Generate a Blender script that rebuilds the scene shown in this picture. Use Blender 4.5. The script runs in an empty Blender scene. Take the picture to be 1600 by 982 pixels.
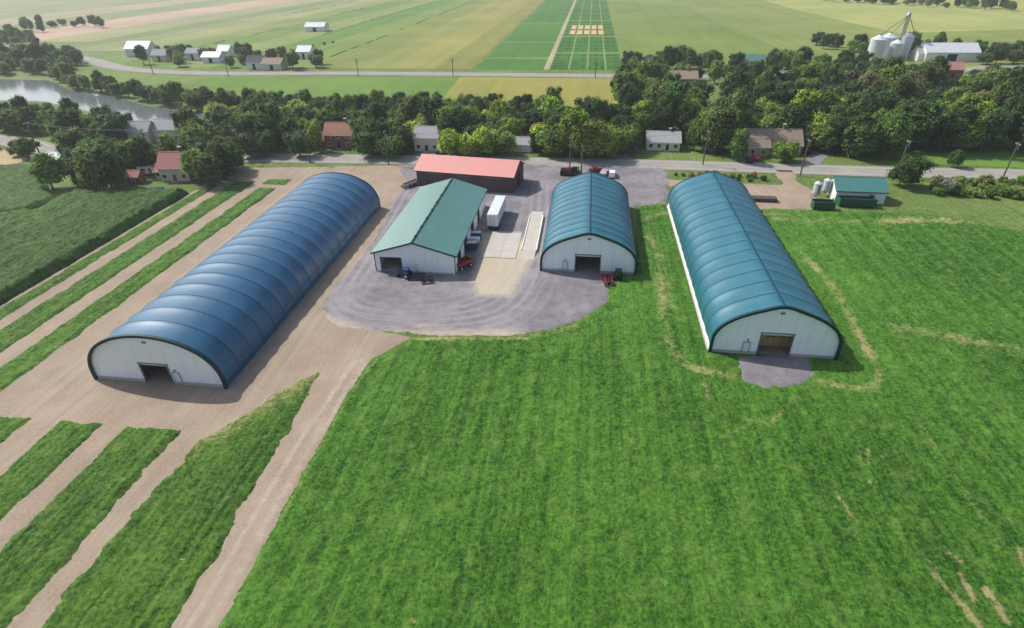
import bpy, bmesh, math, random
import numpy as np
from mathutils import Matrix, Vector
rad=math.radians
random.seed(7); rng=np.random.default_rng(7)
scene=bpy.context.scene
# ---------------------------------------------------------------- camera
H=55.0
PITCH,YAW,ROLL,FPX=rad(32.27),rad(7.58),rad(-1.0),888.0
R=Matrix.Rotation(YAW,4,'Z')@Matrix.Rotation(math.pi/2-PITCH,4,'X')@Matrix.Rotation(ROLL,4,'Z')
cam=bpy.data.cameras.new("camera"); co=bpy.data.objects.new("camera",cam)
scene.collection.objects.link(co); co.matrix_world=Matrix.Translation((0,0,H))@R
cam.lens=36*FPX/1600; cam.sensor_width=36; cam.clip_start=0.5; cam.clip_end=9000
scene.camera=co
R3=R.to_3x3()
def G(px,py,z=0.0):
    """survey: bearing measured on the photograph -> plan position at height z"""
    d=R3@Vector((px-800,-(py-491),-FPX)); t=(z-H)/d.z
    return (d.x*t,d.y*t)
def GP(l): return [G(*p) for p in l]
# ---------------------------------------------------------------- light
AZ=rad(24); EL=rad(46)
L=Vector((-math.cos(EL)*math.cos(AZ),math.cos(EL)*math.sin(AZ),math.sin(EL))).normalized()
sun=bpy.data.lights.new("sun",'SUN'); sun.energy=4.6; sun.angle=rad(0.5); sun.color=(1,0.955,0.88)
so=bpy.data.objects.new("sun",sun); scene.collection.objects.link(so)
so.rotation_mode='QUATERNION'; so.rotation_quaternion=L.to_track_quat('Z','Y'); so.location=(-100,50,120)
w=bpy.data.worlds.new("World"); scene.world=w; w.use_nodes=True
nt=w.node_tree; bg=nt.nodes['Background']; sky=nt.nodes.new('ShaderNodeTexSky'); sky.sky_type='NISHITA'
sky.sun_disc=False; sky.sun_elevation=EL; sky.sun_rotation=math.atan2(L.x,L.y); sky.dust_density=2.5; sky.air_density=1.0
nt.links.new(sky.outputs[0],bg.inputs[0]); bg.inputs[1].default_value=0.15
vs=scene.view_settings; vs.view_transform='Standard'; vs.look='None'; vs.exposure=0; vs.gamma=1
# ---------------------------------------------------------------- materials
def S(r,g,b,k=1.0):
    f=lambda c:(c/255/12.92 if c/255<=0.04045 else ((c/255+0.055)/1.055)**2.4)*k
    return (f(r),f(g),f(b),1)
MATS={}
def nodes(name):
    m=bpy.data.materials.new(name); m.use_nodes=True; n=m.node_tree
    return m,n,n.nodes['Principled BSDF']
def N(n,t,**k):
    x=n.nodes.new(t)
    for a,b in k.items(): setattr(x,a,b)
    return x
def noise(n,vec,scale,detail=3,rough=0.6):
    x=N(n,'ShaderNodeTexNoise'); x.inputs['Scale'].default_value=scale; x.inputs['Detail'].default_value=detail; x.inputs['Roughness'].default_value=rough
    n.links.new(vec,x.inputs['Vector']); return x.outputs['Fac']
def mapping(n,scale):
    tc=N(n,'ShaderNodeTexCoord'); mp=N(n,'ShaderNodeMapping'); mp.inputs['Scale'].default_value=scale
    n.links.new(tc.outputs['Object'],mp.inputs['Vector']); return mp.outputs[0]
def ramp(n,fac,a,b):
    x=N(n,'ShaderNodeMapRange'); x.inputs[1].default_value=a; x.inputs[2].default_value=b; n.links.new(fac,x.inputs[0]); return x.outputs[0]
def mix(n,fac,c1,c2):
    x=N(n,'ShaderNodeMix',data_type='RGBA')
    if isinstance(fac,float): x.inputs[0].default_value=fac
    else: n.links.new(fac,x.inputs[0])
    for s,c in ((6,c1),(7,c2)):
        if isinstance(c,tuple): x.inputs[s].default_value=c
        else: n.links.new(c,x.inputs[s])
    return x.outputs[2]
def math_(n,op,a,b):
    x=N(n,'ShaderNodeMath',operation=op)
    for i,v in enumerate((a,b)):
        if isinstance(v,(int,float)): x.inputs[i].default_value=v
        else: n.links.new(v,x.inputs[i])
    return x.outputs[0]
def bump(n,b,h,strength,dist):
    x=N(n,'ShaderNodeBump'); x.inputs['Strength'].default_value=strength; x.inputs['Distance'].default_value=dist
    n.links.new(h,x.inputs['Height']); n.links.new(x.outputs[0],b.inputs['Normal'])
def mat(name,c,c2=None,scale=2.0,rough=0.7,spec=0.3,bmp=0.0,stretch=(1,1,1),metal=0.0):
    if name in MATS: return MATS[name]
    m,n,b=nodes(name); c2=c2 or tuple(v*0.75 for v in c[:3])+(1,)
    v=mapping(n,stretch); f=noise(n,v,scale,4)
    n.links.new(mix(n,ramp(n,f,0.3,0.7),c,c2),b.inputs['Base Color'])
    b.inputs['Roughness'].default_value=rough; b.inputs['Specular IOR Level'].default_value=spec; b.inputs['Metallic'].default_value=metal
    if bmp: bump(n,b,f,bmp,0.05)
    MATS[name]=m; return m
def siding(name,c,period=0.3,axis=0,rough=0.5,depth=0.3,dirt=(0.66,0.63,0.58,1)):
    m,n,b=nodes(name); sc=[0,0,0]; sc[axis]=1
    tc=N(n,'ShaderNodeTexCoord'); wv=N(n,'ShaderNodeTexWave'); wv.bands_direction='XYZ'[axis]
    wv.inputs['Scale'].default_value=0.314/period; n.links.new(tc.outputs['Object'],wv.inputs['Vector'])
    wp=N(n,'ShaderNodeTexWave'); wp.bands_direction='XYZ'[axis]; wp.inputs['Scale'].default_value=0.314/2.4; n.links.new(tc.outputs['Object'],wp.inputs['Vector'])
    v=mapping(n,(1,1,0.25)); f=noise(n,v,0.9,4)
    col=mix(n,ramp(n,f,0.45,0.9),c,tuple(x*0.9 for x in c[:3])+(1,))
    sx=N(n,'ShaderNodeSeparateXYZ'); n.links.new(tc.outputs['Object'],sx.inputs[0])
    g=ramp(n,sx.outputs[2],1.0,0.0); g=math_(n,'MULTIPLY',g,ramp(n,noise(n,v,2.0,3),0.35,0.75))
    col=mix(n,math_(n,'MULTIPLY',g,0.5),col,dirt)
    col=mix(n,math_(n,'MULTIPLY',ramp(n,wp.outputs['Fac'],0.04,0.0),0.22),col,tuple(x*0.6 for x in c[:3])+(1,))
    n.links.new(mix(n,math_(n,'MULTIPLY',ramp(n,wv.outputs['Fac'],0.25,0.0),0.10),col,tuple(x*0.6 for x in c[:3])+(1,)),b.inputs['Base Color'])
    b.inputs['Roughness'].default_value=rough; bump(n,b,wv.outputs['Fac'],depth,0.03); return m

def fieldmat(name,dark,light,straw,row=0.0,fine=2.3,big=0.03,bmp=1.0,wear=True,lane=0.0):
    m,n,b=nodes(name); v=mapping(n,(1,1,1)); vr=mapping(n,(1.0,0.018,1))
    f1=noise(n,v,fine,6,0.8); f2=noise(n,v,big*12,4); f3=noise(n,vr,1.1,5,0.75); f4=noise(n,v,big,3); f5=noise(n,v,fine*0.3,3)
    s=math_(n,'ADD',math_(n,'MULTIPLY',f1,0.8),math_(n,'MULTIPLY',f5,0.2))
    s=math_(n,'ADD',math_(n,'MULTIPLY',ramp(n,s,0.42,0.6),0.64),math_(n,'MULTIPLY',ramp(n,f3,0.34,0.66),0.42))
    s=math_(n,'ADD',s,math_(n,'MULTIPLY',ramp(n,f4,0.35,0.68),0.28)); s=math_(n,'SUBTRACT',s,0.16)
    if row:
        tc=N(n,'ShaderNodeTexCoord'); wv=N(n,'ShaderNodeTexWave'); wv.bands_direction='X'; wv.inputs['Scale'].default_value=0.314/row
        wv.inputs['Distortion'].default_value=1.2; wv.inputs['Detail Scale'].default_value=0.3
        n.links.new(tc.outputs['Object'],wv.inputs['Vector']); s=math_(n,'SUBTRACT',s,math_(n,'MULTIPLY',wv.outputs['Fac'],0.25 if not lane else lane))
    col=mix(n,s,dark,light)
    yl=mix(n,0.35,light,straw)
    col=mix(n,math_(n,'MULTIPLY',ramp(n,f2,0.52,0.78),0.4),col,yl)
    if wear:
        at=N(n,'ShaderNodeAttribute',attribute_name='wear')
        k=math_(n,'ADD',at.outputs['Fac'],math_(n,'MULTIPLY',math_(n,'SUBTRACT',noise(n,v,1.3,6,0.8),0.5),1.8))
        col=mix(n,math_(n,'MULTIPLY',ramp(n,k,0.42,0.82),0.85),col,straw)
    n.links.new(col,b.inputs['Base Color']); b.inputs['Roughness'].default_value=0.75; b.inputs['Specular IOR Level'].default_value=0.15
    bump(n,b,f1,bmp,0.35); return m
STRAW=S(180,168,118)
M_alf=fieldmat('alfalfa',S(26,70,16),S(106,158,56),STRAW,row=3.6,lane=.06)
M_strip=fieldmat('strip_crop',S(28,66,18),S(112,156,58),STRAW,row=1.1,lane=.14)
M_corn=fieldmat('corn',S(30,62,20),S(96,130,58),S(150,146,100),row=1.5,fine=2.0)
M_grass=fieldmat('grass',S(62,88,38),S(130,150,80),S(160,150,108),fine=1.5,wear=False)

def groundmat(name,c1,c2,c3,fine=4.0,streak=(1,0.05,1),attr=None,c4=None,bmp=0.4,tk=.6):
    m,n,b=nodes(name); v=mapping(n,(1,1,1)); f1=noise(n,v,fine,5,0.75); f2=noise(n,v,0.12,5,.65); f3=noise(n,mapping(n,streak),1.2,4)
    col=mix(n,ramp(n,f1,0.35,0.65),c1,c2); col=mix(n,math_(n,'MULTIPLY',ramp(n,f2,0.4,0.65),0.55),col,c3)
    col=mix(n,math_(n,'MULTIPLY',ramp(n,f3,0.48,0.7),0.5),col,c2)
    if attr:
        at=N(n,'ShaderNodeAttribute',attribute_name=attr)
        k=math_(n,'ADD',at.outputs['Fac'],math_(n,'MULTIPLY',math_(n,'SUBTRACT',noise(n,v,0.8,6,0.75),0.5),1.1))
        col=mix(n,math_(n,'MULTIPLY',ramp(n,k,0.3,0.85),0.85),col,c4)
        a2=N(n,'ShaderNodeAttribute',attribute_name='track')
        col=mix(n,math_(n,'MULTIPLY',a2.outputs['Fac'],tk),col,c3)
    n.links.new(col,b.inputs['Base Color']); b.inputs['Roughness'].default_value=0.9; b.inputs['Specular IOR Level'].default_value=0.15
    bump(n,b,f1,bmp,0.06); return m
M_dirt=groundmat('dirt',S(160,144,126),S(134,119,103),S(172,156,138),attr='wear',c4=S(184,171,152),fine=3)
M_gravel=groundmat('gravel',S(130,126,130),S(99,96,102),S(158,153,154),streak=(0.5,0.5,1),attr='wear',c4=S(188,175,150))
M_road=groundmat('asphalt',S(152,149,145),S(134,131,128),S(164,161,156),streak=(0.05,1,1),bmp=0.1)
M_conc=mat('concrete',S(188,183,174),S(174,168,158),0.5,0.85)
M_water,n,b=nodes('water'); b.inputs['Base Color'].default_value=S(110,118,120); b.inputs['Roughness'].default_value=0.1; b.inputs['Specular IOR Level'].default_value=.8
bump(n,b,noise(n,mapping(n,(1,1,1)),0.8,3),0.1,0.1)

def fabric(name,c,c2,coat):
    m,n,b=nodes(name); v=mapping(n,(1,1,1)); f=noise(n,v,0.25,5,0.65); f2=noise(n,mapping(n,(0.25,1.5,0.25)),0.6,4)
    col=mix(n,ramp(n,f,0.3,0.75),c,c2); col=mix(n,math_(n,'MULTIPLY',ramp(n,f2,0.5,0.8),0.3),col,c2)
    n.links.new(col,b.inputs['Base Color']); b.inputs['Roughness'].default_value=0.46; b.inputs['Specular IOR Level'].default_value=0.7
    b.inputs['Coat Weight'].default_value=coat; b.inputs['Coat Roughness'].default_value=0.4
    b.inputs['Specular Tint'].default_value=(.75,.92,1,1)
    bump(n,b,f2,0.25,0.1); return m
M_fab=fabric('roof_fabric',S(10,76,112),S(22,92,128),.3)
M_fab2=fabric('roof_fabric_teal',S(24,90,108),S(40,106,122),.4)
M_seam=mat('roof_seam',S(18,58,80),rough=0.5)
M_trim=mat('trim_teal',S(10,58,64),rough=0.5)
M_white=siding('white_siding',(0.94,0.95,0.96,1))
M_whitey=siding('white_siding_side',(0.94,0.95,0.96,1),axis=1)
M_dark=mat('dark_interior',S(38,34,32),rough=0.9)
M_inner=mat('inner_lining',S(120,120,115),rough=0.9)
M_greenroof=mat('green_metal',S(16,106,92),S(26,118,104),0.5,rough=0.55,spec=1.0,stretch=(1,0.2,1))
M_greenroof.node_tree.nodes['Principled BSDF'].inputs['Coat Weight'].default_value=1
M_greenroof.node_tree.nodes['Principled BSDF'].inputs['Coat Roughness'].default_value=.5
M_greenroof.node_tree.nodes['Principled BSDF'].inputs['Coat IOR'].default_value=2.1
M_redroof=mat('red_metal',S(220,148,140),S(206,150,142),0.5,rough=0.5,stretch=(1,0.3,1))
M_wood=mat('weathered_wood',S(98,86,84),S(68,60,60),2.0,rough=0.9,stretch=(3,3,0.15),bmp=0.3)
M_pole=mat('pole_wood',S(120,104,88),S(90,78,66),3,rough=0.9,stretch=(3,3,0.2))
M_tyre=mat('tyre',S(30,30,32),rough=0.85)
M_steel=mat('steel',S(150,152,156),S(110,110,112),3,rough=0.4,metal=0.6)
M_glass=mat('glass',S(38,46,54),S(28,34,42),0.5,rough=0.08,spec=0.8)
M_wpaint=mat('white_paint',(0.82,0.82,0.82,1),(0.7,0.7,0.68,1),1.5,rough=0.4)
M_red=mat('red_paint',S(176,40,32),S(140,34,28),2,rough=0.4)
M_blue=mat('blue_paint',S(40,94,146),S(30,70,112),2,rough=0.4)
M_green=mat('green_paint',S(24,92,70),S(30,76,60),1.2,rough=0.5)
M_black=mat('black_paint',S(26,26,28),S(36,36,38),2,rough=0.35)
M_yellow=mat('yellow_line',S(214,176,60),S(180,150,70),1.5,rough=0.7)
M_straw=mat('straw',S(206,178,120),S(158,128,78),4,rough=0.95,bmp=0.6)
# ---------------------------------------------------------------- mesh builder
class MB:
    def __init__(s): s.v=[]; s.f=[]
    def add(s,vs,fs):
        o=len(s.v); s.v+= [tuple(p) for p in vs]; s.f+=[tuple(i+o for i in f) for f in fs]
    def box(s,cx,cy,cz,sx,sy,sz,rot=0.0,tx=1.0,ty=1.0):
        vs=[]
        for k,(zz,a,b_) in enumerate(((-.5,1,1),(.5,tx,ty))):
            for x,y in ((-.5,-.5),(.5,-.5),(.5,.5),(-.5,.5)):
                X=x*sx*a; Y=y*sy*b_; vs.append((cx+X*math.cos(rot)-Y*math.sin(rot),cy+X*math.sin(rot)+Y*math.cos(rot),cz+zz*sz))
        s.add(vs,[(3,2,1,0),(4,5,6,7),(0,1,5,4),(1,2,6,5),(2,3,7,6),(3,0,4,7)])
    def cyl(s,p0,p1,r0,r1=None,n=10,cap=True):
        r1=r0 if r1 is None else r1; p0=Vector(p0); p1=Vector(p1); d=(p1-p0).normalized()
        a=d.orthogonal().normalized(); c=d.cross(a); vs=[]
        for p,r in ((p0,r0),(p1,r1)):
            for i in range(n):
                t=2*math.pi*i/n; vs.append(p+a*(math.cos(t)*r)+c*(math.sin(t)*r))
        fs=[(i,(i+1)%n,n+(i+1)%n,n+i) for i in range(n)]
        if cap: fs+=[tuple(reversed(range(n))),tuple(range(n,2*n))]
        s.add(vs,fs)
    def prism_x(s,prof,x0,x1):   # profile in (y,z)
        n=len(prof); s.add([(x0,y,z) for y,z in prof]+[(x1,y,z) for y,z in prof],[(i,(i+1)%n,n+(i+1)%n,n+i) for i in range(n)]+[tuple(reversed(range(n))),tuple(range(n,2*n))])
    def prism_y(s,prof,y0,y1):   # profile in (x,z)
        n=len(prof); s.add([(x,y0,z) for x,z in prof]+[(x,y1,z) for x,z in prof],[(i,(i+1)%n,n+(i+1)%n,n+i) for i in range(n)]+[tuple(reversed(range(n))),tuple(range(n,2*n))])
    def mesh(s,name,m,smooth=False):
        me=bpy.data.meshes.new(name); me.from_pydata(s.v,[],s.f); me.materials.append(m)
        bm=bmesh.new(); bm.from_mesh(me); bmesh.ops.recalc_face_normals(bm,faces=bm.faces); bm.to_mesh(me); bm.free()
        if smooth: me.polygons.foreach_set('use_smooth',[True]*len(me.polygons))
        return me
class Thing:
    def __init__(s,name,loc=(0,0,0),rot=0.0,scale=1.0):
        s.name=name; s.e=bpy.data.objects.new(name,None); scene.collection.objects.link(s.e)
        s.e.location=loc; s.e.rotation_euler=(0,0,rot); s.e.scale=(scale,)*3; s.p={}
    def part(s,n,m,smooth=False):
        if n not in s.p: s.p[n]=(MB(),m,smooth)
        return s.p[n][0]
    def done(s):
        for k,(b,m,sm) in s.p.items():
            if not b.v: continue
            o=bpy.data.objects.new(k,b.mesh(k,m,sm)); scene.collection.objects.link(o); o.parent=s.e
        return s.e
# ---------------------------------------------------------------- numpy noise / grids
TT=rng.random((256,256))
def vn(x,y,sc,o=0):
    x=x*sc+o*17.3; y=y*sc+o*9.1; xi=np.floor(x).astype(int); yi=np.floor(y).astype(int); fx=x-xi; fy=y-yi
    fx=fx*fx*(3-2*fx); fy=fy*fy*(3-2*fy); a=TT[xi&255,yi&255]; b=TT[(xi+1)&255,yi&255]; c=TT[xi&255,(yi+1)&255]; d=TT[(xi+1)&255,(yi+1)&255]
    return (a*(1-fx)+b*fx)*(1-fy)+(c*(1-fx)+d*fx)*fy
def fb(x,y,sc,o=0): return (vn(x,y,sc,o)+.5*vn(x,y,sc*2.1,o+1)+.25*vn(x,y,sc*4.3,o+2))/1.75
def sdp(x,y,P):
    d=np.full(x.shape,1e9); ins=np.zeros(x.shape,bool); n=len(P)
    for i in range(n):
        ax,ay=P[i]; bx,by=P[(i+1)%n]; ex,ey=bx-ax,by-ay; t=np.clip(((x-ax)*ex+(y-ay)*ey)/(ex*ex+ey*ey+1e-9),0,1)
        d=np.minimum(d,np.hypot(x-ax-t*ex,y-ay-t*ey))
        if abs(ey)>1e-9:
            c=((ay>y)!=(by>y))&(x<ex*(y-ay)/ey+ax); ins^=c
    return np.where(ins,d,-d)
def dline(x,y,P):
    d=np.full(x.shape,1e9)
    for (ax,ay),(bx,by) in zip(P[:-1],P[1:]):
        ex,ey=bx-ax,by-ay; t=np.clip(((x-ax)*ex+(y-ay)*ey)/(ex*ex+ey*ey+1e-9),0,1); d=np.minimum(d,np.hypot(x-ax-t*ex,y-ay-t*ey))
    return d
def patch(name,P,res,h,m,edge=0.6,rag=0.4,amp=0.0,excl=(),wear=None,track=None,dip=-0.12,ragsc=0.35,base=0.0):
    px=[p[0] for p in P]; py=[p[1] for p in P]
    xs=np.arange(min(px)-1.5,max(px)+1.5,res); ys=np.arange(min(py)-1.5,max(py)+1.5,res)
    X,Y=np.meshgrid(xs,ys,indexing='ij'); sd=sdp(X,Y,P)+rag*(fb(X,Y,ragsc)-.5)*2.5+rag*.5*(vn(X,Y,1.7,5)-.5)
    for E,mg in excl: sd=np.minimum(sd,-sdp(X,Y,E)-mg+0.3*(vn(X,Y,.8,3)-.5))
    t=np.clip(sd/edge*.5+.5,0,1); t=t*t*(3-2*t)
    Z=base+dip+(h-dip)*t+amp*(rng.random(X.shape)-.5)*t+amp*1.5*(fb(X,Y,.5,4)-.5)*t
    keep=np.maximum.reduce([sd[:-1,:-1],sd[1:,:-1],sd[:-1,1:],sd[1:,1:]])>-edge
    idx=np.arange(X.size).reshape(X.shape); q=np.stack([idx[:-1,:-1][keep],idx[1:,:-1][keep],idx[1:,1:][keep],idx[:-1,1:][keep]],1)
    u,inv=np.unique(q,return_inverse=True); q=inv.reshape(-1,4)
    co_=np.stack([X.ravel()[u],Y.ravel()[u],Z.ravel()[u]],1)
    me=bpy.data.meshes.new(name); me.vertices.add(len(u)); me.vertices.foreach_set('co',co_.ravel().astype(np.float32))
    me.loops.add(q.size); me.loops.foreach_set('vertex_index',q.ravel().astype(np.int32))
    me.polygons.add(len(q)); me.polygons.foreach_set('loop_start',np.arange(0,q.size,4,dtype=np.int32)); me.polygons.foreach_set('use_smooth',np.ones(len(q),bool))
    me.update(calc_edges=True); me.materials.append(m)
    for an,fn in (('wear',wear),('track',track)):
        a=me.attributes.new(an,'FLOAT','POINT'); val=fn(co_[:,0],co_[:,1]) if fn else np.zeros(len(u))
        a.data.foreach_set('value',val.astype(np.float32))
    o=bpy.data.objects.new(name,me); scene.collection.objects.link(o); return o
def flat(name,P,z,m):
    me=bpy.data.meshes.new(name); me.from_pydata([(x,y,z) for x,y in P],[],[tuple(range(len(P)))]); me.materials.append(m)
    bm=bmesh.new(); bm.from_mesh(me)
    for f in bm.faces:
        if f.normal.z<0: f.normal_flip()
    bmesh.ops.triangulate(bm,faces=bm.faces); bm.to_mesh(me); bm.free()
    o=bpy.data.objects.new(name,me); scene.collection.objects.link(o); return o
def smooth_line(P,sub=8):
    P=[P[0]]+list(P)+[P[-1]]; out=[]
    for i in range(1,len(P)-2):
        p0,p1,p2,p3=[np.array(q,float) for q in P[i-1:i+3]]
        for k in range(sub):
            t=k/sub; out.append(tuple(0.5*((2*p1)+(-p0+p2)*t+(2*p0-5*p1+4*p2-p3)*t*t+(-p0+3*p1-3*p2+p3)*t**3)))
    out.append(tuple(P[-2])); return out
def ribbon(name,line,width,z,m,off=0.0,dash=None):
    L_=[Vector(p) for p in line]; mb=MB(); l=[];r=[]
    for i,p in enumerate(L_):
        d=(L_[min(i+1,len(L_)-1)]-L_[max(i-1,0)]).normalized(); nn=Vector((-d.y,d.x))
        l.append(p+nn*(off+width/2)); r.append(p+nn*(off-width/2))
    for i in range(len(L_)-1):
        mb.add([(r[i].x,r[i].y,z),(r[i+1].x,r[i+1].y,z),(l[i+1].x,l[i+1].y,z),(l[i].x,l[i].y,z)],[(0,1,2,3)])
    me=bpy.data.meshes.new(name); me.from_pydata(mb.v,[],mb.f); me.materials.append(m)
    o=bpy.data.objects.new(name,me); scene.collection.objects.link(o); return o
# ---------------------------------------------------------------- air: thin summer haze
mh=bpy.data.materials.new('haze'); mh.use_nodes=True; n=mh.node_tree; n.nodes.remove(n.nodes['Principled BSDF'])
vsn=n.nodes.new('ShaderNodeVolumeScatter'); vsn.inputs['Color'].default_value=(.93,.97,1,1); vsn.inputs['Density'].default_value=0.00021; vsn.inputs['Anisotropy'].default_value=0.3
n.links.new(vsn.outputs[0],n.nodes['Material Output'].inputs['Volume'])
mb=MB(); mb.box(0,2600,44,9000,7000,100); o=bpy.data.objects.new('summer_haze',mb.mesh('summer_haze',mh)); scene.collection.objects.link(o)
# ---------------------------------------------------------------- base ground
flat('ground',[(-5000,-600),(5000,-600),(5000,7000),(-5000,7000)],-0.05,M_grass)
A=dict(x0=G(150,592)[0],x1=G(357,605)[0],y0=(G(150,592)[1]+G(357,605)[1])/2,y1=G(594,325)[1])
B=dict(x0=G(844,423)[0],x1=G(993,427)[0],y0=G(918,426)[1],y1=G(917,270,8.8)[1])
C=dict(x0=G(1108,553)[0],x1=G(1303,556)[0],y0=G(1205,555)[1],y1=G(1107,269,9.3)[1])
D=dict(x0=G(588,425)[0],x1=G(713,428)[0],y0=G(650,427)[1],y1=G(693,281,6.8)[1])
def rect(b,m=0): return [(b['x0']-m,b['y0']-m),(b['x1']+m,b['y0']-m),(b['x1']+m,b['y1']+m),(b['x0']-m,b['y1']+m)]
FA,FB,FC,FD=[rect(b) for b in (A,B,C,D)]
# ---- dirt ground, left
xc=G(0,480)[0]; yn=G(500,1150)[1]; yr=G(372,262)[1]
dirtP=[(xc-.5,yn),(xc-.5,yr-3)]+GP([(378,263),(640,258),(700,300),(640,420),(520,500),(645,527),(578,562),(540,625),(345,982),(238,1150)])
lane=GP([(560,570),(480,690),(420,790),(308,982),(200,1170)])
def w_dirt(x,y):
    d=dline(x,y,lane); return 0.42*np.exp(-((d-1.0)/.45)**2)+.15*np.exp(-(d/2.6)**2)+0.3*fb(x,y,.05,7)-.1
patch('dirt_ground',dirtP,0.6,0.03,M_dirt,edge=.5,rag=.6,wear=w_dirt,track=lambda x,y:np.exp(-((np.abs(x-(A['x0']-6)-np.sin(y*.03))-1)/.4)**2)*.8+np.exp(-((np.abs(x-(A['x1']+5)-np.sin(y*.04))-1)/.4)**2)*.6)
# ---- gravel yard
yardP=GP([(622,263),(650,256),(770,256),(1035,262),(1046,280),(1042,318),(975,324),(972,420),(955,432),(948,470),(905,500),(860,515),(820,523),(730,525),(640,520),(520,513),(502,494),(505,470),(560,405),(598,350),(612,315),(636,285)])
sands=[(GP([(745,365),(812,362),(835,400),(812,440),(800,465),(745,462),(735,440),(748,405)]),.95),(GP([(590,514),(700,516),(800,514),(830,522),(800,530),(600,528)]),.8),(GP([(475,480),(540,500),(600,520),(500,520)]),.8),(GP([(690,425),(740,430),(740,440),(690,440)]),.5),(GP([(640,505),(670,505),(680,515),(650,516)]),.7)]
def w_yard(x,y):
    v=np.zeros(x.shape)
    for P,k in sands: v=np.maximum(v,k*np.clip(sdp(x,y,P)/3.5+.6,0,1))
    return v-.05
loop1=smooth_line(GP([(640,285),(602,350),(556,420),(525,470),(560,500),(660,505),(780,490),(830,430),(845,350),(850,290)]))
loop2=smooth_line(GP([(630,300),(590,370),(545,440),(540,475),(620,492),(740,480),(800,440),(830,380)]))
def t_yard(x,y):
    v=np.zeros(x.shape)
    for l in (loop1,loop2):
        d=dline(x,y,l); v=np.maximum(v,np.exp(-((d-1.0)/.35)**2)); v=np.maximum(v,.6*np.exp(-((d-3)/.4)**2)); v=np.maximum(v,.5*np.exp(-((d-5.2)/.4)**2))
    return v*(.5+.8*fb(x,y,.2,9))
patch('gravel_yard',yardP,0.45,0.07,M_gravel,edge=.5,rag=.9,wear=w_yard,track=t_yard)
eastP=GP([(1206,264),(1240,266),(1248,285),(1272,298),(1290,318),(1268,327),(1190,326),(1120,303),(1040,290),(1040,280),(1160,288),(1226,290)])
patch('gravel_drive',eastP,0.5,0.05,M_dirt,edge=.5,rag=.8,wear=lambda x,y:.3*fb(x,y,.1),track=None)
apronP=GP([(1152,556),(1262,556),(1272,588),(1248,604),(1192,606),(1160,594)])
patch('gravel_apron',apronP,0.3,0.06,M_gravel,edge=.6,rag=.9,wear=lambda x,y:0.3*fb(x,y,.3),track=None,ragsc=.6)
# ---- alfalfa field
alfP=GP([(238,1150),(345,982),(545,615),(582,564),(648,530),(735,528),(822,527),(908,503),(952,473),(957,434),(993,430),(1000,322),(1040,320),(1120,328),(1190,329),(1275,330),(1440,335),(1530,348),(1600,364),(2300,430),(2300,1150)])
lines=[([(1245,390),(1300,450),(1345,530),(1372,590),(1345,607),(1275,600)],1.4,.66),([(1230,410),(1290,480),(1320,540)],.8,.42),([(1030,430),(1040,520),(1070,570),(1140,590)],1.6,.6),([(1060,330),(1010,345),(1035,420),(1045,480)],2.0,.52),
 ([(1100,600),(1120,640),(1195,662),(1225,640)],.9,.5),([(1455,895),(1490,935),(1530,985)],.6,.9),([(1500,900),(1520,940)],.5,.8),([(1540,925),(1572,975)],.6,.9),([(1300,765),(1330,810)],.4,.7),
 ([(1400,515),(1500,530),(1600,550),(1700,570)],2.8,.45),([(1215,345),(1330,350),(1440,345),(1560,352)],2.8,.6),([(1190,335),(1260,340)],2.0,.55),([(1355,700),(1358,760)],.4,.5),([(780,545),(800,560)],.9,.4),([(650,530),(730,530),(820,529),(900,510)],1.4,.65),([(590,565),(545,620),(440,810)],.7,.5),([(940,470),(950,440)],1.0,.6),([(1440,870),(1470,900)],.5,.65),([(1590,860),(1600,890)],.5,.7),([(1340,690),(1345,730)],.3,.5),([(1150,955),(1165,985)],.3,.7),([(1150,790),(1152,860)],.25,.5),([(1420,640),(1500,760),(1560,860)],.5,.42),([(645,970),(652,980)],.4,.7),([(1480,865),(1500,880)],.4,.7)]
lines=[(smooth_line(GP(l),5),wd,k) for l,wd,k in lines]
def w_alf(x,y):
    v=np.zeros(x.shape)
    for l,wd,k in lines: v=np.maximum(v,k*(.45+1.0*fb(x,y,.25,8))*np.exp(-(dline(x,y,l)/wd)**2))
    return v+.34*(fb(x,y,.06,11)-.5)*(x>30)
patch('alfalfa_field',alfP,0.38,0.28,M_alf,edge=.8,rag=.5,amp=.3,excl=[(FB,.3),(FC,.5),(apronP,.2)],wear=w_alf)
# ---- crop strips left (constant X)
def X_(px,py): return G(px,py)[0]
def strip(name,xa,xb,ya,yb,**k): return patch(name,[(xa,ya),(xb,ya),(xb,yb),(xa,yb)],0.33,0.32,M_strip,edge=.7,rag=.35,amp=.3,wear=lambda x,y:.35*fb(x,y,.15,3)-.05,**k)
ystop=G(90,645)[1]; ytop=G(382,285)[1]
strip('crop_strip',X_(0,484),X_(0,500),G(0,800)[1]-25,G(345,290)[1])
strip('crop_strip',X_(0,518),X_(0,551),ystop-1,ytop)
strip('crop_strip',X_(0,577),X_(0,613),G(0,640)[1],G(416,295)[1])
strip('crop_strip',X_(415,284),X_(452,284),G(430,289)[1],G(430,281)[1])
strip('crop_strip',X_(-75,655),X_(45,655),yn,G(20,655)[1])
strip('crop_strip',X_(95,661),X_(158,663),yn,G(125,662)[1])
strip('crop_strip',X_(195,669),X_(282,672),yn,G(240,671)[1])
patch('crop_strip',GP([(499,582),(455,602),(385,648),(312,690),(60,982),(-50,1120),(-60,1150),(150,1150),(268,982)]),0.33,0.3,M_strip,edge=.7,rag=.6,amp=.28,wear=lambda x,y:.1+.5*np.exp(-(dline(x,y,GP([(499,582),(385,648),(312,690)]))/4)**2))
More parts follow.
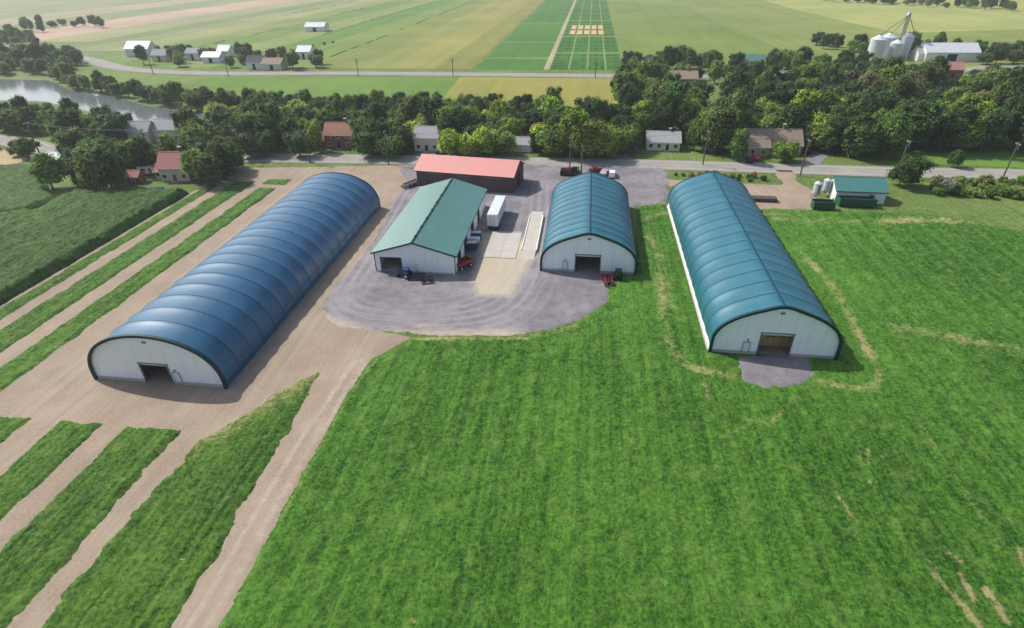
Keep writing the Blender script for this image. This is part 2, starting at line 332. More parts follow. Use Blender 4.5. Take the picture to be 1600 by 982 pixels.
patch('corn_field',[(xc-150,yn),(xc-1,yn),(xc-1,G(285,303)[1])]+GP([(120,305),(60,335),(-300,380)]),0.5,1.9,M_corn,edge=1.0,rag=.5,amp=.55,dip=-.3)
patch('corn_field',GP([(-400,330),(0,262),(60,262),(75,300),(90,310),(45,330),(-300,372)]),0.7,1.2,M_corn,edge=1.0,rag=.5,amp=.4,dip=-.3)
def fmat(name,r,g,b,row=False,k=.8):
    c=S(r,g,b,k); lum=sum(c[:3])/3; c=tuple(x*.92+lum*.08 for x in c[:3])+(1,); c1=tuple(x*.68 for x in c[:3])+(1,); m,n,bb=nodes(name)
    v=mapping(n,(1,1,1)); vr=mapping(n,(1,0.012,1)); f=noise(n,vr,0.14,6,.8); f2=noise(n,v,.012,4); f3=noise(n,v,.5,5,.7)
    s=math_(n,'ADD',math_(n,'MULTIPLY',ramp(n,f,.38,.62),.68),math_(n,'MULTIPLY',ramp(n,f3,.3,.7),.32))
    col=mix(n,s,c1,c); col=mix(n,math_(n,'MULTIPLY',ramp(n,f2,.4,.65),.6),col,tuple(min(1,x*q) for x,q in zip(c[:3],(1.3,1.1,1.08)))+(1,))
    n.links.new(col,bb.inputs['Base Color']); bb.inputs['Roughness'].default_value=.9; bb.inputs['Specular IOR Level'].default_value=.1
    bump(n,bb,f3,.5,.4); return m
flat('stubble_field',GP([(-500,260),(-20,232),(30,236),(60,245),(30,255),(-400,320)]),.02,fmat('stub',190,175,135))
flat('meadow',GP([(1440,238),(1620,238),(2300,240),(2300,268),(1600,263),(1440,256)]),.02,fmat('mead',110,155,60))
# ---------------------------------------------------------------- roads
road1=smooth_line(GP([(-700,140),(-300,178),(0,218),(75,234),(200,243),(350,246),(630,250),(1000,257),(1200,263),(1400,269),(1600,273),(2000,284),(2600,300)]))
M_should=mat('shoulder_gravel',S(158,153,142),S(138,134,123),3,rough=.95)
ribbon('road_shoulder',road1,9.6,.035,M_should); ribbon('road',road1,6.8,.05,M_road)
ribbon('centre_line',road1,.16,.056,M_yellow)
ribbon('edge_line',road1,.12,.056,M_wpaint,off=3.1); ribbon('edge_line',road1,.12,.056,M_wpaint,off=-3.1)
road2=smooth_line(GP([(-400,70),(0,72),(60,80),(130,92),(200,108),(330,115),(560,115),(980,119),(1240,119),(1500,109),(1620,104),(2200,92)]))
ribbon('road_shoulder',road2,11,.05,M_should); ribbon('road',road2,8,.07,M_road)
ribbon('centre_line',road2,.16,.078,M_yellow)
for l in ([(1165,250),(1190,262)],[(1285,238),(1260,262)],[(670,252),(668,236)],[(985,254),(965,238),(1000,232)]):
    ribbon('driveway',smooth_line(GP(l),4),5,.03,M_gravel)
riverP=GP([(-600,100),(-200,111),(0,124),(75,126),(115,143),(190,154),(235,167),(330,177),(500,182),(800,184),(1100,185),(1400,190),(2000,198),(2000,214),(1400,203),(1100,196),(800,195),(500,193),(330,192),(245,201),(185,188),(120,169),(60,158),(0,157),(-200,168),(-600,186)])
flat('river',riverP,-.02,M_water)
flat('crop_field',GP([(335,121),(716,121),(690,163),(560,166),(400,160),(300,138)]),.02,fmat('fa',112,150,64))
flat('crop_field',GP([(718,121),(970,123),(968,168),(880,168),(860,158),(690,158)]),.03,fmat('fb',158,158,76))
flat('meadow',GP([(110,98),(190,113),(330,122),(290,136),(120,128),(80,112)]),.02,fmat('fc',124,152,78))
FARCOL=[(-3000,-1200,160,166,118),(-1200,-620,150,160,118),(-620,-480,176,170,136),(-480,-330,140,160,110),(-330,-170,196,174,148),(-170,-60,160,168,120),(-60,0,132,152,96),(0,60,146,162,110),(60,130,160,168,112),(130,200,140,158,92),(200,280,120,150,72),(280,350,140,160,88),(350,420,106,146,60),(420,490,128,156,76),(490,560,136,152,74),(560,620,150,160,84),(620,690,160,162,86),(690,744,146,152,76)]  # far crops kept pale: some distance haze is painted into these colours
yf=G(600,108)[1]
for i,(a,b_,r,g,bb) in enumerate(FARCOL):
    xa,xb=X_(a,100),X_(b_,100)
    lo=yf if a>=200 else G(130,80)[1] if a>=-60 else G(0,66)[1]
    flat('crop_field',[(xa,lo),(xb,lo),(xb,3500),(xa,3500)],.03,fmat('far%d'%i,r,g,bb))
mhd=MB()
for px in (350,490,60,200):
    x=X_(px,100); s_=0
    for k in range(40):
        if random.random()<.3: continue
        mhd.box(x+random.uniform(-.5,.5),yf+60+(300 if px<200 else 0)+k*30,.2,random.uniform(.8,2),random.uniform(12,30),random.uniform(.2,.5),tx=.4)
o=bpy.data.objects.new('field_margin',mhd.mesh('field_margin',M_grass)); scene.collection.objects.link(o)
xl,xm1,xm2,xr=X_(744,107),X_(850,107),X_(859,107),X_(974,107)
ye=3500
flat('crop_field',[(xl,yf),(xm1,yf),(xm1,ye),(xl,ye)],.03,fmat('plotA',84,138,58)); flat('crop_field',[(xm2,yf),(xr,yf),(xr,ye),(xm2,ye)],.03,fmat('plotB',76,130,54))
flat('dirt_lane',[(xm1,yf),(xm2,yf),(xm2,ye),(xm1,ye)],.032,fmat('lane2',180,176,138))
flat('crop_field',[(xr,yf),(X_(4200,107),yf),(X_(4200,107),ye),(xr,ye)],.03,fmat('olive',140,158,82))
flat('crop_field',GP([(1180,-3),(1250,18),(1400,52),(1620,46),(2400,34),(2400,-30),(1100,-30)]),.06,fmat('lime',172,184,104))
flat('crop_field',[(X_(974,107)+.5,yf+2)]+GP([(1260,98),(1180,60),(1110,30),(1060,8)])+[(xr+.5,G(945,2)[1])],.05,fmat('olive2',126,152,72))
tp=fmat('trial',218,186,140); tp2=fmat('trial2',42,92,34); tp3=fmat('trial3',140,166,96)
mb=MB(); mb2=MB(); mb3=MB()
for i in range(5):
    for j in range(2):
        xa=X_(891+i*11,50); xb=X_(899+i*11,50); ya=G(915,54-j*8)[1]; yb=G(915,48-j*8)[1]
        mb.add([(xa,ya,.09),(xb,ya,.09),(xb,yb,.09),(xa,yb,.09)],[(0,1,2,3)])
for c in range(10):
    for q in np.linspace(0,1,30):
        if random.random()<.25: continue
        y=yf+4+q*q*700+q*90; x0_=xm2+1+(xr-xm2-2)*c/10; x1_=x0_+(xr-xm2-2)/10-1
        mb2.add([(x0_,y,.06),(x1_,y,.06),(x1_,y+2.6+q*5,.06),(x0_,y+2.6+q*5,.06)],[(0,1,2,3)])
for y in (G(800,92)[1],G(800,67)[1],G(830,38)[1],G(850,20)[1],G(860,8)[1]): mb3.add([(xl,y,.06),(xm1,y,.06),(xm1,y+4,.06),(xl,y+4,.06)],[(0,1,2,3)])
for y in (G(910,84)[1],G(910,58)[1],G(910,33)[1],G(910,22)[1],G(910,10)[1]): mb3.add([(xm2,y,.07),(xr,y,.07),(xr,y+5,.07),(xm2,y+5,.07)],[(0,1,2,3)])
for q in (0.25,.5,.75): x=xm2+(xr-xm2)*q; mb3.add([(x,yf,.075),(x+1.0,yf,.075),(x+1.0,yf+900,.075),(x,yf+900,.075)],[(0,1,2,3)])
for nme,m_,mt in (('trial_plots',mb,tp),('plot_rows',mb2,tp2),('plot_alleys',mb3,tp3)):
    o=bpy.data.objects.new(nme,m_.mesh(nme,mt)); scene.collection.objects.link(o)
flat('tilled_field',GP([(1548,122),(1590,114),(2000,108),(2000,150),(1600,158),(1570,150)]),.04,fmat('till',196,170,140))
# ---------------------------------------------------------------- arch buildings
def arch_profile(ctrl,a,h):
    half=[(x*a/10,z*h/9) for x,z in ctrl]; full=half+[(-x,z) for x,z in reversed(half[:-1])]
    return smooth_line(full,7)
ROUND=[(-10,0),(-10,1.4),(-9.8,3.0),(-9.0,4.9),(-7.4,6.7),(-4.9,8.1),(-2.4,8.8),(0,9.0)]
GOTH=[(-10,0),(-10,2.2),(-9.75,3.7),(-8.7,5.3),(-6.6,6.8),(-3.4,8.1),(0,9.0)]
def arch_building(name,b,ctrl,h,nb,fm,door,basez,pitch_ridge=False,man=None,bales=False):
    a=(b['x1']-b['x0'])/2; cx=(b['x0']+b['x1'])/2; Lg=b['y1']-b['y0']
    T=Thing(name,(cx,b['y0'],0)); P=arch_profile(ctrl,a,h); n=len(P)
    nor=[]
    for i in range(n):
        p,q=P[max(i-1,0)],P[min(i+1,n-1)]; d=Vector((q[0]-p[0],q[1]-p[1])).normalized(); nor.append(Vector((-d.y,d.x)))
    use=[i for i in range(n) if P[i][1]>=basez-0.01]; sub=6
    ys=[-.4]+[Lg*k/(nb*sub) for k in range(nb*sub+1)]+[Lg+.4]
    bay=[random.uniform(.14,.26) for _ in range(nb+1)]
    def off(k):
        if k<=0 or k>=nb*sub: return 0
        return -bay[k//sub]*math.sin(math.pi*((k%sub)/sub))**.8
    for lay,th,pn in ((0,0.0,'roof'),(1,-.12,'roof_lining')):
        m=T.part(pn,fm if lay==0 else M_inner,True); vs=[];fs=[]; W=len(use)
        for k,y in enumerate(ys):
            o=off(k-1)+th
            for i in use: vs.append((P[i][0]+nor[i].x*o*(1 if P[i][1]>1.5 else .4),y,max(.02,P[i][1]+nor[i].y*o)))
        for k in range(len(ys)-1):
            for i in range(W-1): fs.append((k*W+i,k*W+i+1,(k+1)*W+i+1,(k+1)*W+i))
        m.add(vs,fs)
    sm=T.part('roof_seams',M_seam)
    for r in range(1,nb):
        y=Lg*r/nb
        vs=[(P[i][0]+nor[i].x*.03,y+dy,P[i][1]+nor[i].y*.03) for dy in (-.05,.05) for i in use]; W=len(use)
        sm.add(vs,[(i,i+1,W+i+1,W+i) for i in range(W-1)])
    tr=T.part('edge_trim',M_trim)
    for y,s_ in ((-.42,-1),(Lg+.42,1)):
        vs=[]
        for o,yy in ((.05,y),(-.38,y),(.05,y-s_*.5),(-.38,y-s_*.3)):
            vs+=[(P[i][0]+nor[i].x*o,yy,max(0.03,P[i][1]+nor[i].y*o)) for i in range(n)]
        tr.add(vs,[(i,i+1,n+i+1,n+i) for i in range(n-1)]+[(i,i+1,2*n+i+1,2*n+i) for i in range(n-1)]+[(n+i,n+i+1,3*n+i+1,3*n+i) for i in range(n-1)])
    ins=[(P[i][0]-nor[i].x*.14,max(0,P[i][1]-nor[i].y*.14)) for i in range(n)]
    dx,dw,dh=door
    def wall(y,hasdoor,pn):
        m=T.part(pn,M_white)
        if hasdoor:
            poly=[(x,z) for x,z in ins]+[(dx+dw/2,0),(dx+dw/2,dh),(dx-dw/2,dh),(dx-dw/2,0)]
        else: poly=ins
        m.prism_y(poly,y,y+.14)
    wall(0,True,'front_wall'); wall(Lg-.14,False,'rear_wall')
    c_=T.part('footing',M_conc)
    if basez>0.3:
        sw=T.part('side_walls',M_whitey)
        for s_ in (-1,1): sw.box(s_*(a-.14),Lg/2,basez/2+.05,.2,Lg-.4,basez+.1); c_.box(s_*(a+.02),Lg/2,.2,.3,Lg,.4)
    for xa,xb in ((-a+.1,dx-dw/2),(dx+dw/2,a-.1)): c_.box((xa+xb)/2,-.06,.27,xb-xa,.12,.54)
    T.part('floor',M_dirt).box(0,Lg/2,.04,2*a-.3,Lg-.3,.08)
    fr=T.part('door_frame',M_steel)
    fr.box(dx-dw/2,-.05,dh/2,.16,.14,dh); fr.box(dx+dw/2,-.05,dh/2,.16,.14,dh); fr.box(dx,-.05,dh+.08,dw+.32,.16,.18)
    T.part('rolled_door',M_wpaint).cyl((dx-dw/2+.1,.35,dh-.25),(dx+dw/2-.1,.35,dh-.25),.24)
    if man:
        T.part('side_door',M_wpaint).box(man,-.05,1.05+.1,.95,.1,2.1); f=T.part('side_door_frame',M_steel)
        for q in (-.53,.53): f.box(man+q,-.05,1.1,.05,.14,2.3)
        f.box(man,-.05,2.28,1.13,.14,.05); T.part('wall_lamp',M_steel).box(man,-.12,2.7,.3,.24,.18)
    T.part('vent',M_steel).box(0,-.03,h-1.4,.7,.06,.35)
    ri=T.part('inner_frames',M_steel)
    for r in range(0,nb,2):
        y=.5+Lg*r/nb
        for i in range(0,n-3,3):
            p,q=P[i],P[i+3]; ri.cyl((p[0]-nor[i].x*.5,y,p[1]-nor[i].y*.5),(q[0]-nor[i+3].x*.5,y,q[1]-nor[i+3].y*.5),.06,n=5,cap=False)
    if pitch_ridge:
        rc=T.part('ridge_cap',M_seam)
        rc.prism_y([(-.16,h-.03),(0,h+.04),(.16,h-.03)],-.3,Lg+.3)
    if bales:
        bl=T.part('straw_bales',M_straw)
        for i in range(-6,7):
            for k in range(5):
                bl.box(i*1.25+random.uniform(-.05,.05),3.6+random.uniform(-.15,.15),.55+k*.92,1.2,2.3,.88)
    return T.done()
arch_building('fabric_storage_building',A,ROUND,9.0,19,M_fab,(-.1,4.6,3.6),.05,man=3.2)
arch_building('fabric_storage_building',B,GOTH,8.8,12,M_fab2,(-.1,5.0,3.9),.9,True,man=-4.6)
arch_building('fabric_storage_building',C,GOTH,9.3,16,M_fab2,(.1,4.9,4.1),1.1,True,man=-4.2,bales=True)
# ---------------------------------------------------------------- gable workshop D
def gable_y(name,b,eave,ridge,wallm,wallmy,roofm,trimm,door=None,side_doors=(),vents=0,ov=.5):
    a=(b['x1']-b['x0'])/2; Lg=b['y1']-b['y0']; T=Thing(name,((b['x0']+b['x1'])/2,b['y0'],0)); sl=(ridge-eave)/a
    for y,pn,dr in ((0,'front_wall',door),(Lg-.15,'rear_wall',None)):
        poly=[(-a,0),(-a,eave),(0,ridge-.02),(a,eave),(a,0)]
        if dr: x,w_,h_=dr; poly+=[(x+w_/2,0),(x+w_/2,h_),(x-w_/2,h_),(x-w_/2,0)]
        T.part(pn,wallm).prism_y(poly,y,y+.15)
    for s_ in (-1,1): T.part('side_walls',wallmy).box(s_*(a-.08),Lg/2,eave/2,.15,Lg-.32,eave)
    for s_ in (-1,1):
        pts=[(s_*-0.0,ridge+.06),(s_*(a+ov),eave-ov*sl+.06),(s_*(a+ov),eave-ov*sl+.2),(0,ridge+.2)]
        T.part('roof',roofm).prism_y(pts,-ov,Lg+ov)
        k=-ov+.3
        while k<Lg+ov:
            T.part('roof_ribs',roofm).prism_y([(0.1*s_,ridge+.18),(s_*(a+ov),eave-ov*sl+.19),(s_*(a+ov),eave-ov*sl+.23),(.1*s_,ridge+.23)],k,k+.05); k+=.9
        T.part('fascia',trimm).prism_y([(0,ridge-.12),(s_*(a+ov),eave-ov*sl-.12),(s_*(a+ov),eave-ov*sl+.22),(0,ridge+.22)],-ov-.06,-ov-.003)
        T.part('gutter',trimm).box(s_*(a+ov+.06),Lg/2,eave-ov*sl+.08,.12,Lg+2*ov,.16)
        T.part('corner_trim',trimm).box(s_*a,-.03,eave/2,.16,.06,eave-.3)
    T.part('ridge_cap',trimm).prism_y([(-.3,ridge+.16),(0,ridge+.31),(.3,ridge+.16)],-ov,Lg+ov)
    for i in range(vents): T.part('roof_vents',trimm).box(0,Lg*(i+.5)/vents,ridge+.36,.45,.5,.22,tx=.6)
    for (yy,w_,h_) in side_doors:
        T.part('side_doors',M_dark).box(a+.03,yy,h_/2,.06,w_,h_); T.part('side_door_frames',M_wpaint).box(a+.02,yy,h_/2+.06,.05,w_+.3,h_+.12)
    T.part('floor',M_conc).box(0,Lg/2,.06,2*a-.35,Lg-.35,.1)
    T.part('footing',M_conc).box(a*.25+ (0),-.05,.2,a*1.4,.1,.4)
    return T,a,Lg
T,a,Lg=gable_y('machine_shed',D,4.4,6.9,M_white,M_whitey,M_greenroof,M_trim,door=(-5.0,4.6,3.4),side_doors=((4,3.4,3.2),(11,3.6,3.4),(19,3.6,3.4),(27,3,3)),vents=8)
T.part('partition',M_inner).box(0,9,2,a*1.9,.1,4.0); T.part('small_door',M_wpaint).box(.2,-.04,1.1,.95,.08,2.1)
T.done()
# ---------------------------------------------------------------- houses (ridge along local x)
def house(name,px,py,w_,d_,h_,rise,wall,roof,rot=0.0,win=True,chim=False,wing=None,barn=False,garage=False,z0=0,trim=None):
    g=G(px,py); T=Thing(name,(g[0],g[1]+d_/2*math.cos(rot),0),rot)
    trim=trim or M_wpaint
    def block(cx,cy,w,d,h,r):
        W=T.part('walls',wall); W.prism_x([(cy-d/2,0),(cy-d/2,h),(cy,h+r-.03),(cy+d/2,h),(cy+d/2,0)],cx-w/2,cx+w/2)
        o=.4; sl=r/(d/2)
        for s_ in (-1,1):
            T.part('roof',roof).prism_x([(cy,h+r+.02),(cy+s_*(d/2+o),h-o*sl+.02),(cy+s_*(d/2+o),h-o*sl+.18),(cy,h+r+.18)],cx-w/2-o,cx+w/2+o)
            T.part('fascia',trim).box(cx,cy+s_*(d/2+o+.04),h-o*sl+.05,w+2*o,.06,.2)
        T.part('ridge',roof).prism_x([(cy-.2,h+r+.13),(cy,h+r+.24),(cy+.2,h+r+.13)],cx-w/2-o,cx+w/2+o)
        if win:
            nf=max(1,int(h//2.4)); nw=max(2,int(w//2.6))
            for fl in range(nf):
                for k in range(nw):
                    x=cx-w/2+w*(k+.5)/nw
                    if fl==0 and k==nw//2 and not garage:
                        T.part('door',MATS['red_paint'] if wall is M_pinkw else M_dark).box(x,cy-d/2-.04,1.05,.95,.08,2.1); T.part('steps',M_conc).box(x,cy-d/2-.6,.12,1.6,1.1,.24); continue
                    T.part('window_frames',trim).box(x,cy-d/2-.03,1.6+fl*2.6,1.4,.07,1.3); T.part('windows',M_glass).box(x,cy-d/2-.05,1.6+fl*2.6,1.15,.08,1.05)
                for s_ in (-1,1):
                    T.part('window_frames',trim).box(cx+s_*(w/2+.03),cy,1.6+fl*2.6,.07,1.3,1.3); T.part('windows',M_glass).box(cx+s_*(w/2+.05),cy,1.6+fl*2.6,.08,1.05,1.05)
        if barn:
            T.part('barn_door',M_dark).box(cx,cy-d/2-.04,h*.4,w*.18,.08,h*.8); T.part('barn_door_frame',trim).box(cx,cy-d/2-.02,h*.4+.1,w*.18+.4,.05,h*.8+.2)
    block(0,0,w_,d_,h_,rise)
    if garage: T.part('garage_door',M_wpaint).box(w_/2-2,-d_/2-.05,1.15,2.8,.08,2.3)
    if wing:
        cx,cy,w,d,h,r=wing; block(cx,cy,w,d,h,r)
    if chim: T.part('chimney',M_brick).box(w_*.2,.4,h_+rise*.8,.8,.8,rise*1.2); T.part('chimney_cap',M_conc).box(w_*.2,.4,h_+rise*1.4+.08,.95,.95,.12)
    return T.done()
M_brick=mat('brick',S(150,92,76),S(126,78,66),3,rough=.9)
M_pinkw=mat('pink_siding',S(222,192,182),S(208,178,170),2,rough=.8)
M_cream=mat('cream_siding',S(222,214,196),S(206,198,180),2,rough=.8)
M_tan=mat('tan_stone',S(186,168,144),S(160,142,122),2.5,rough=.9)
M_rbrown=mat('shingle_brown',S(162,144,126),S(138,122,108),3,rough=.95,bmp=.3)
M_rorange=mat('shingle_rust',S(168,124,104),S(142,108,92),3,rough=.95,bmp=.3)
M_rgrey=mat('shingle_grey',S(172,172,174),S(146,146,150),3,rough=.95,bmp=.3)
M_rdark=mat('shingle_dark',S(98,94,96),S(80,78,80),3,rough=.95,bmp=.3)
M_tinroof=mat('tin_roof',S(214,218,222),S(190,194,200),1,rough=.5)
M_rpink=mat('shingle_red',S(190,132,124),S(166,114,108),3,rough=.95,bmp=.3)
HX=[]
def hs(*a,**k): HX.append(G(a[1],a[2])+(a[3],)); return house(*a,**k)
g0=G(657,291); g1=G(806,303); wE=math.hypot(g1[0]-g0[0],g1[1]-g0[1]); E=Thing('weathered_barn',((g0[0]+g1[0])/2,(g0[1]+g1[1])/2+6,0),math.atan2(g1[1]-g0[1],g1[0]-g0[0]))
E.part('walls',M_wood).prism_x([(-6,0),(-6,4.7),(0,7.2),(6,4.7),(6,0)],-wE/2,wE/2)
for s_ in (-1,1):
    E.part('roof',M_redroof).prism_x([(0,7.26),(s_*6.6,4.51),(s_*6.6,4.64),(0,7.4)],-wE/2-.5,wE/2+.5)
    k=-wE/2
    while k<wE/2: E.part('roof_ribs',M_redroof).prism_x([(0,7.38),(s_*6.6,4.62),(s_*6.6,4.66),(0,7.42)],k,k+.05); k+=.8
    E.part('fascia',M_wood).box(0,s_*6.64,4.5,wE+1,.06,.22)
k=-wE/2+.2
while k<wE/2: E.part('battens',M_wood).box(k,-6.03,2.3,.06,.06,4.6); k+=.6
for x in (-8,0,8.5): E.part('sliding_doors',M_wood).box(x,-6.1,1.9,3.6,.08,3.8); E.part('door_track',M_steel).box(x,-6.16,3.9,5,.08,.12)
E.part('end_door',M_dark).box(wE/2+.03,0,1.9,.06,3.6,3.8)
E.done()
hs('brick_house',530,233,9.5,8,4.8,3.0,M_brick,M_rorange,rot=.05,chim=True,wing=(-5.5,1,5,6,2.6,1.8))
hs('white_house',667,237,8.2,8,4.6,2.6,M_cream,M_rgrey)
hs('garage',818,238,5.5,6,2.5,1.6,M_cream,M_rgrey,win=False,garage=True)
hs('bungalow',1036,236,10.5,8,2.9,2.3,M_cream,M_rgrey,rot=-.03,chim=True)
hs('stone_house',1206,243,17,9,3.4,3.6,M_tan,M_rbrown,garage=True,chim=True,wing=(-5,-3.0,6.5,7,3.2,2.6))
hs('grey_house',219,226,7.5,7,4.6,2.6,M_cream,M_rgrey,rot=.1)
hs('grey_house',262,223,9.5,8,4.6,2.6,M_cream,M_rgrey,rot=.1,chim=True)
hs('pink_house',273,284,8.5,7.5,4.2,3.4,M_pinkw,M_rpink,rot=.12,chim=True,wing=(-5.0,.8,3.6,5,2.5,1.4))
hs('garden_shed',83,261,5.5,4.5,2.5,1.4,M_wpaint,M_tinroof,win=False,barn=True)
hs('garden_shed',210,287,3.6,3,2.2,1.2,M_brick,M_rpink,win=False,barn=True)
for x,y,w_,d_,h_,r,wl,rf in ((216,89,17,11,5,4,M_wpaint,M_tinroof),(302,95,9,8,4.5,2.5,M_wpaint,M_rgrey),(330,99,12,9,3.5,2.5,M_wpaint,M_tinroof),(398,109,9,8,4,3,M_wpaint,M_rdark),(425,110,12,9,3.5,2.5,M_cream,M_rbrown),(475,93,9,10,4.5,3,M_wpaint,M_tinroof),(492,50,18,12,4,3,M_wpaint,M_tinroof),(1485,97,28,13,5,4,M_wpaint,M_tinroof),(1450,96,12,10,4,3,M_wpaint,M_rgrey),(250,97,10,8,4,3,M_cream,M_rgrey),(350,90,8,8,4,3,M_wpaint,M_tinroof)):
    hs('farm_barn',x,y,w_,d_,h_,r,wl,rf,barn=True,win=False)
hs('brick_house',1064,134,15,9,3.2,2.8,M_brick,M_rbrown,chim=True,wing=(-9,1,6,7,2.8,2))
hs('cottage',1217,135,11,9,3.2,3,M_cream,M_rgrey,chim=True)
hs('green_roof_house',1178,104,11,8,3,2.4,M_cream,M_greenroof)
hs('red_house',1486,124,9,8,4.5,2.8,M_brick,M_rpink,wing=(-6,0,4,6,3,2))
hs('bungalow',1020,108,11,8,3,2.4,M_cream,M_rdark)
HX.append(G(1385,95)+(26,))
gF=G(1342,318); F=house('workshop',1342,318,11.8,8.0,3.2,2.2,M_wpaint,M_greenroof,win=False,rot=-.03,trim=M_trim)
fx=Thing('loading_door',(gF[0]+3.2,gF[1]-.06,0)); fx.part('panel',M_steel).box(0,0,1.2,2.4,.08,2.4); fx.part('frame',M_trim).box(0,.02,1.26,2.7,.06,2.52); fx.done()
M_galv=mat('galvanised',S(196,200,204),S(172,176,182),1.5,rough=.35,spec=.6)
def hopper_bin(px,py,r,hc):
    g=G(px,py); T=Thing('hopper_bin',(g[0],g[1],0)); b=T.part('bin',M_galv,True)
    b.cyl((0,0,1.5),(0,0,1.5+hc),r,n=24,cap=False); T.part('cone_top',M_galv).cyl((0,0,1.5+hc),(0,0,1.5+hc+r*.6),r+.05,.2,n=24); T.part('hopper',M_galv).cyl((0,0,.5),(0,0,1.5),.25,r,n=24)
    for q in range(4):
        t=q*math.pi/2+.78; T.part('legs',M_steel).cyl((r*math.cos(t),r*math.sin(t),0),(r*math.cos(t),r*math.sin(t),2.0),.06,n=6)
    T.part('ladder',M_steel).box(0,-r-.1,1.5+hc/2,.4,.05,hc)
    T.part('lid',M_steel).cyl((0,0,1.5+hc+r*.6),(0,0,1.5+hc+r*.6+.2),.3,n=10); T.done()
hopper_bin(1273,311,1.05,2.7); hopper_bin(1288,306,1.05,2.7)
def dumpster(px,py,Lx,rot=0):
    g=G(px,py); T=Thing('roll_off_container',(g[0],g[1],0),rot); b=T.part('body',M_green)
    for s_ in (-1,1):
        b.box(0,s_*1.15,1.2,Lx,.08,1.8); b.box(s_*(Lx/2-.04),0,1.2,.08,2.22,1.8)
        T.part('top_rail',M_green).box(0,s_*1.17,2.13,Lx+.1,.14,.12)
        k=-Lx/2+.3
        while k<Lx/2: T.part('ribs',M_green).box(k,s_*1.22,1.2,.12,.09,1.7); k+=.6
        for q in (-1,1): T.part('rollers',M_tyre).cyl((q*Lx*.38,s_*.9-.1,.18),(q*Lx*.38,s_*.9+.1,.18),.18)
    b.box(0,0,.35,Lx,2.3,.1); T.part('skids',M_black).box(0,0,.26,Lx,1.2,.1)
    T.part('load',M_dark).box(0,0,1.5,Lx-.3,2.1,.3); T.done()
dumpster(1284,327,5.0,-.03); dumpster(1336,322,8.6,-.03)
def grain_bin(px,py,r,h):
    g=G(px,py); T=Thing('grain_bin',(g[0],g[1],0)); T.part('wall',M_tinroof,True).cyl((0,0,0),(0,0,h),r,n=24,cap=False)
    T.part('roof',M_tinroof).cyl((0,0,h),(0,0,h+r*.55),r+.15,.5,n=24); T.part('cap',M_steel).cyl((0,0,h+r*.55),(0,0,h+r*.55+.5),.6,n=12)
    for k in range(1,int(h)): T.part('hoops',M_steel).cyl((0,0,k),(0,0,k+.08),r+.03,n=24)
    T.part('door',M_steel).box(0,-r,1.3,1,.15,2); T.done()
for x,y,r,h in ((1364,94,4.2,11),(1380,90,4.2,11),(1394,94,3.4,9),(1408,92,3.2,12)): grain_bin(x,y,r,h)
g=G(1399,92); T=Thing('grain_elevator',(g[0],g[1],0))
for sx in (-.6,.6):
    for sy in (-.6,.6): T.part('tower',M_steel).cyl((sx,sy,0),(sx,sy,23),.16,n=5)
for k in range(12):
    for s_ in (-.6,.6): T.part('braces',M_steel).cyl((-.6,s_,k*1.9),(.6,s_,k*1.9+1.9),.08,n=4); T.part('braces',M_steel).cyl((s_,-.6,k*1.9),(s_,.6,k*1.9+1.9),.08,n=4)
T.part('head',M_tinroof).box(0,0,23.5,1.8,1.4,1.6,tx=.6)
for dx,z in ((-14,9),(-7,10),(7,10)): T.part('spouts',M_steel).cyl((0,0,23),(dx,0,z+2),.2,n=6)
T.done()
# ---------------------------------------------------------------- yard objects
xa,xb=X_(754,404),X_(806,404); T=Thing('concrete_pad',((xa+xb)/2,0,0)); ya,yb=G(780,404)[1],G(787,364)[1]
for i in range(2):
    for j in range(4):
        T.part('slabs',M_conc).box((i-.5)*(xb-xa)/2,ya+(j+.5)*(yb-ya)/4,.11,(xb-xa)/2-.05,(yb-ya)/4-.05,.16)
T.done()
xs_=X_(824,405); ya,yb=G(824,406)[1],G(842,331)[1]; T=Thing('truck_scale',(xs_,ya,0)); Ls=yb-ya
T.part('deck',M_conc).box(0,Ls/2,.38,3.0,Ls-7,.3); T.part('beams',M_steel).box(0,Ls/2,.16,2.4,Ls-7,.12)
for y0,s_ in ((0,1),(Ls,-1)): T.part('ramps',M_conc).prism_x([(y0,.05),(y0+s_*3.49,.05),(y0+s_*3.49,.52)],-1.5,1.5)
for s_ in (-1,1): T.part('side_rails',M_wpaint).box(s_*1.62,Ls/2,.5,.2,Ls-7,.36)
T.done()
def wheel(T,x,y,r,w_,axis='x',pn='wheels',rim=M_steel):
    T.part(pn,M_tyre).cyl((x-w_/2,y,r),(x+w_/2,y,r),r,n=16); T.part('rims',rim).cyl((x-w_/2-.02,y,r),(x+w_/2+.02,y,r),r*.55,n=12)
def trailer(px,py,Lg,rot):
    g=G(px,py); T=Thing('semi_trailer',(g[0],g[1],0),rot)
    T.part('box',M_wpaint).box(0,Lg/2,2.6,2.6,Lg,2.8); T.part('roof_panel',M_tinroof).box(0,Lg/2,4.03,2.5,Lg-.1,.06)
    T.part('rear_doors',M_wpaint).box(0,-.04,2.6,2.4,.06,2.6); T.part('rear_frame',M_steel).box(0,-.02,1.15,2.6,.1,.2)
    for x in (-.4,.4): T.part('lock_rods',M_steel).cyl((x,-.1,1.3),(x,-.1,3.9),.03,n=5)
    T.part('chassis',M_black).box(0,Lg/2,1.05,1.0,Lg-.4,.25)
    for y in (1.2,2.5):
        for x in (-.95,.95): wheel(T,x,y,.5,.55)
    for x in (-.8,.8): T.part('landing_gear',M_steel).box(x,Lg-2.5,.5,.12,.12,1.0)
    k=.5
    while k<Lg: T.part('side_posts',M_steel).box(1.31,k,2.6,.03,.06,2.7); T.part('side_posts',M_steel).box(-1.31,k,2.6,.03,.06,2.7); k+=1.0
    T.done()
trailer(770,361,12.5,-.02)
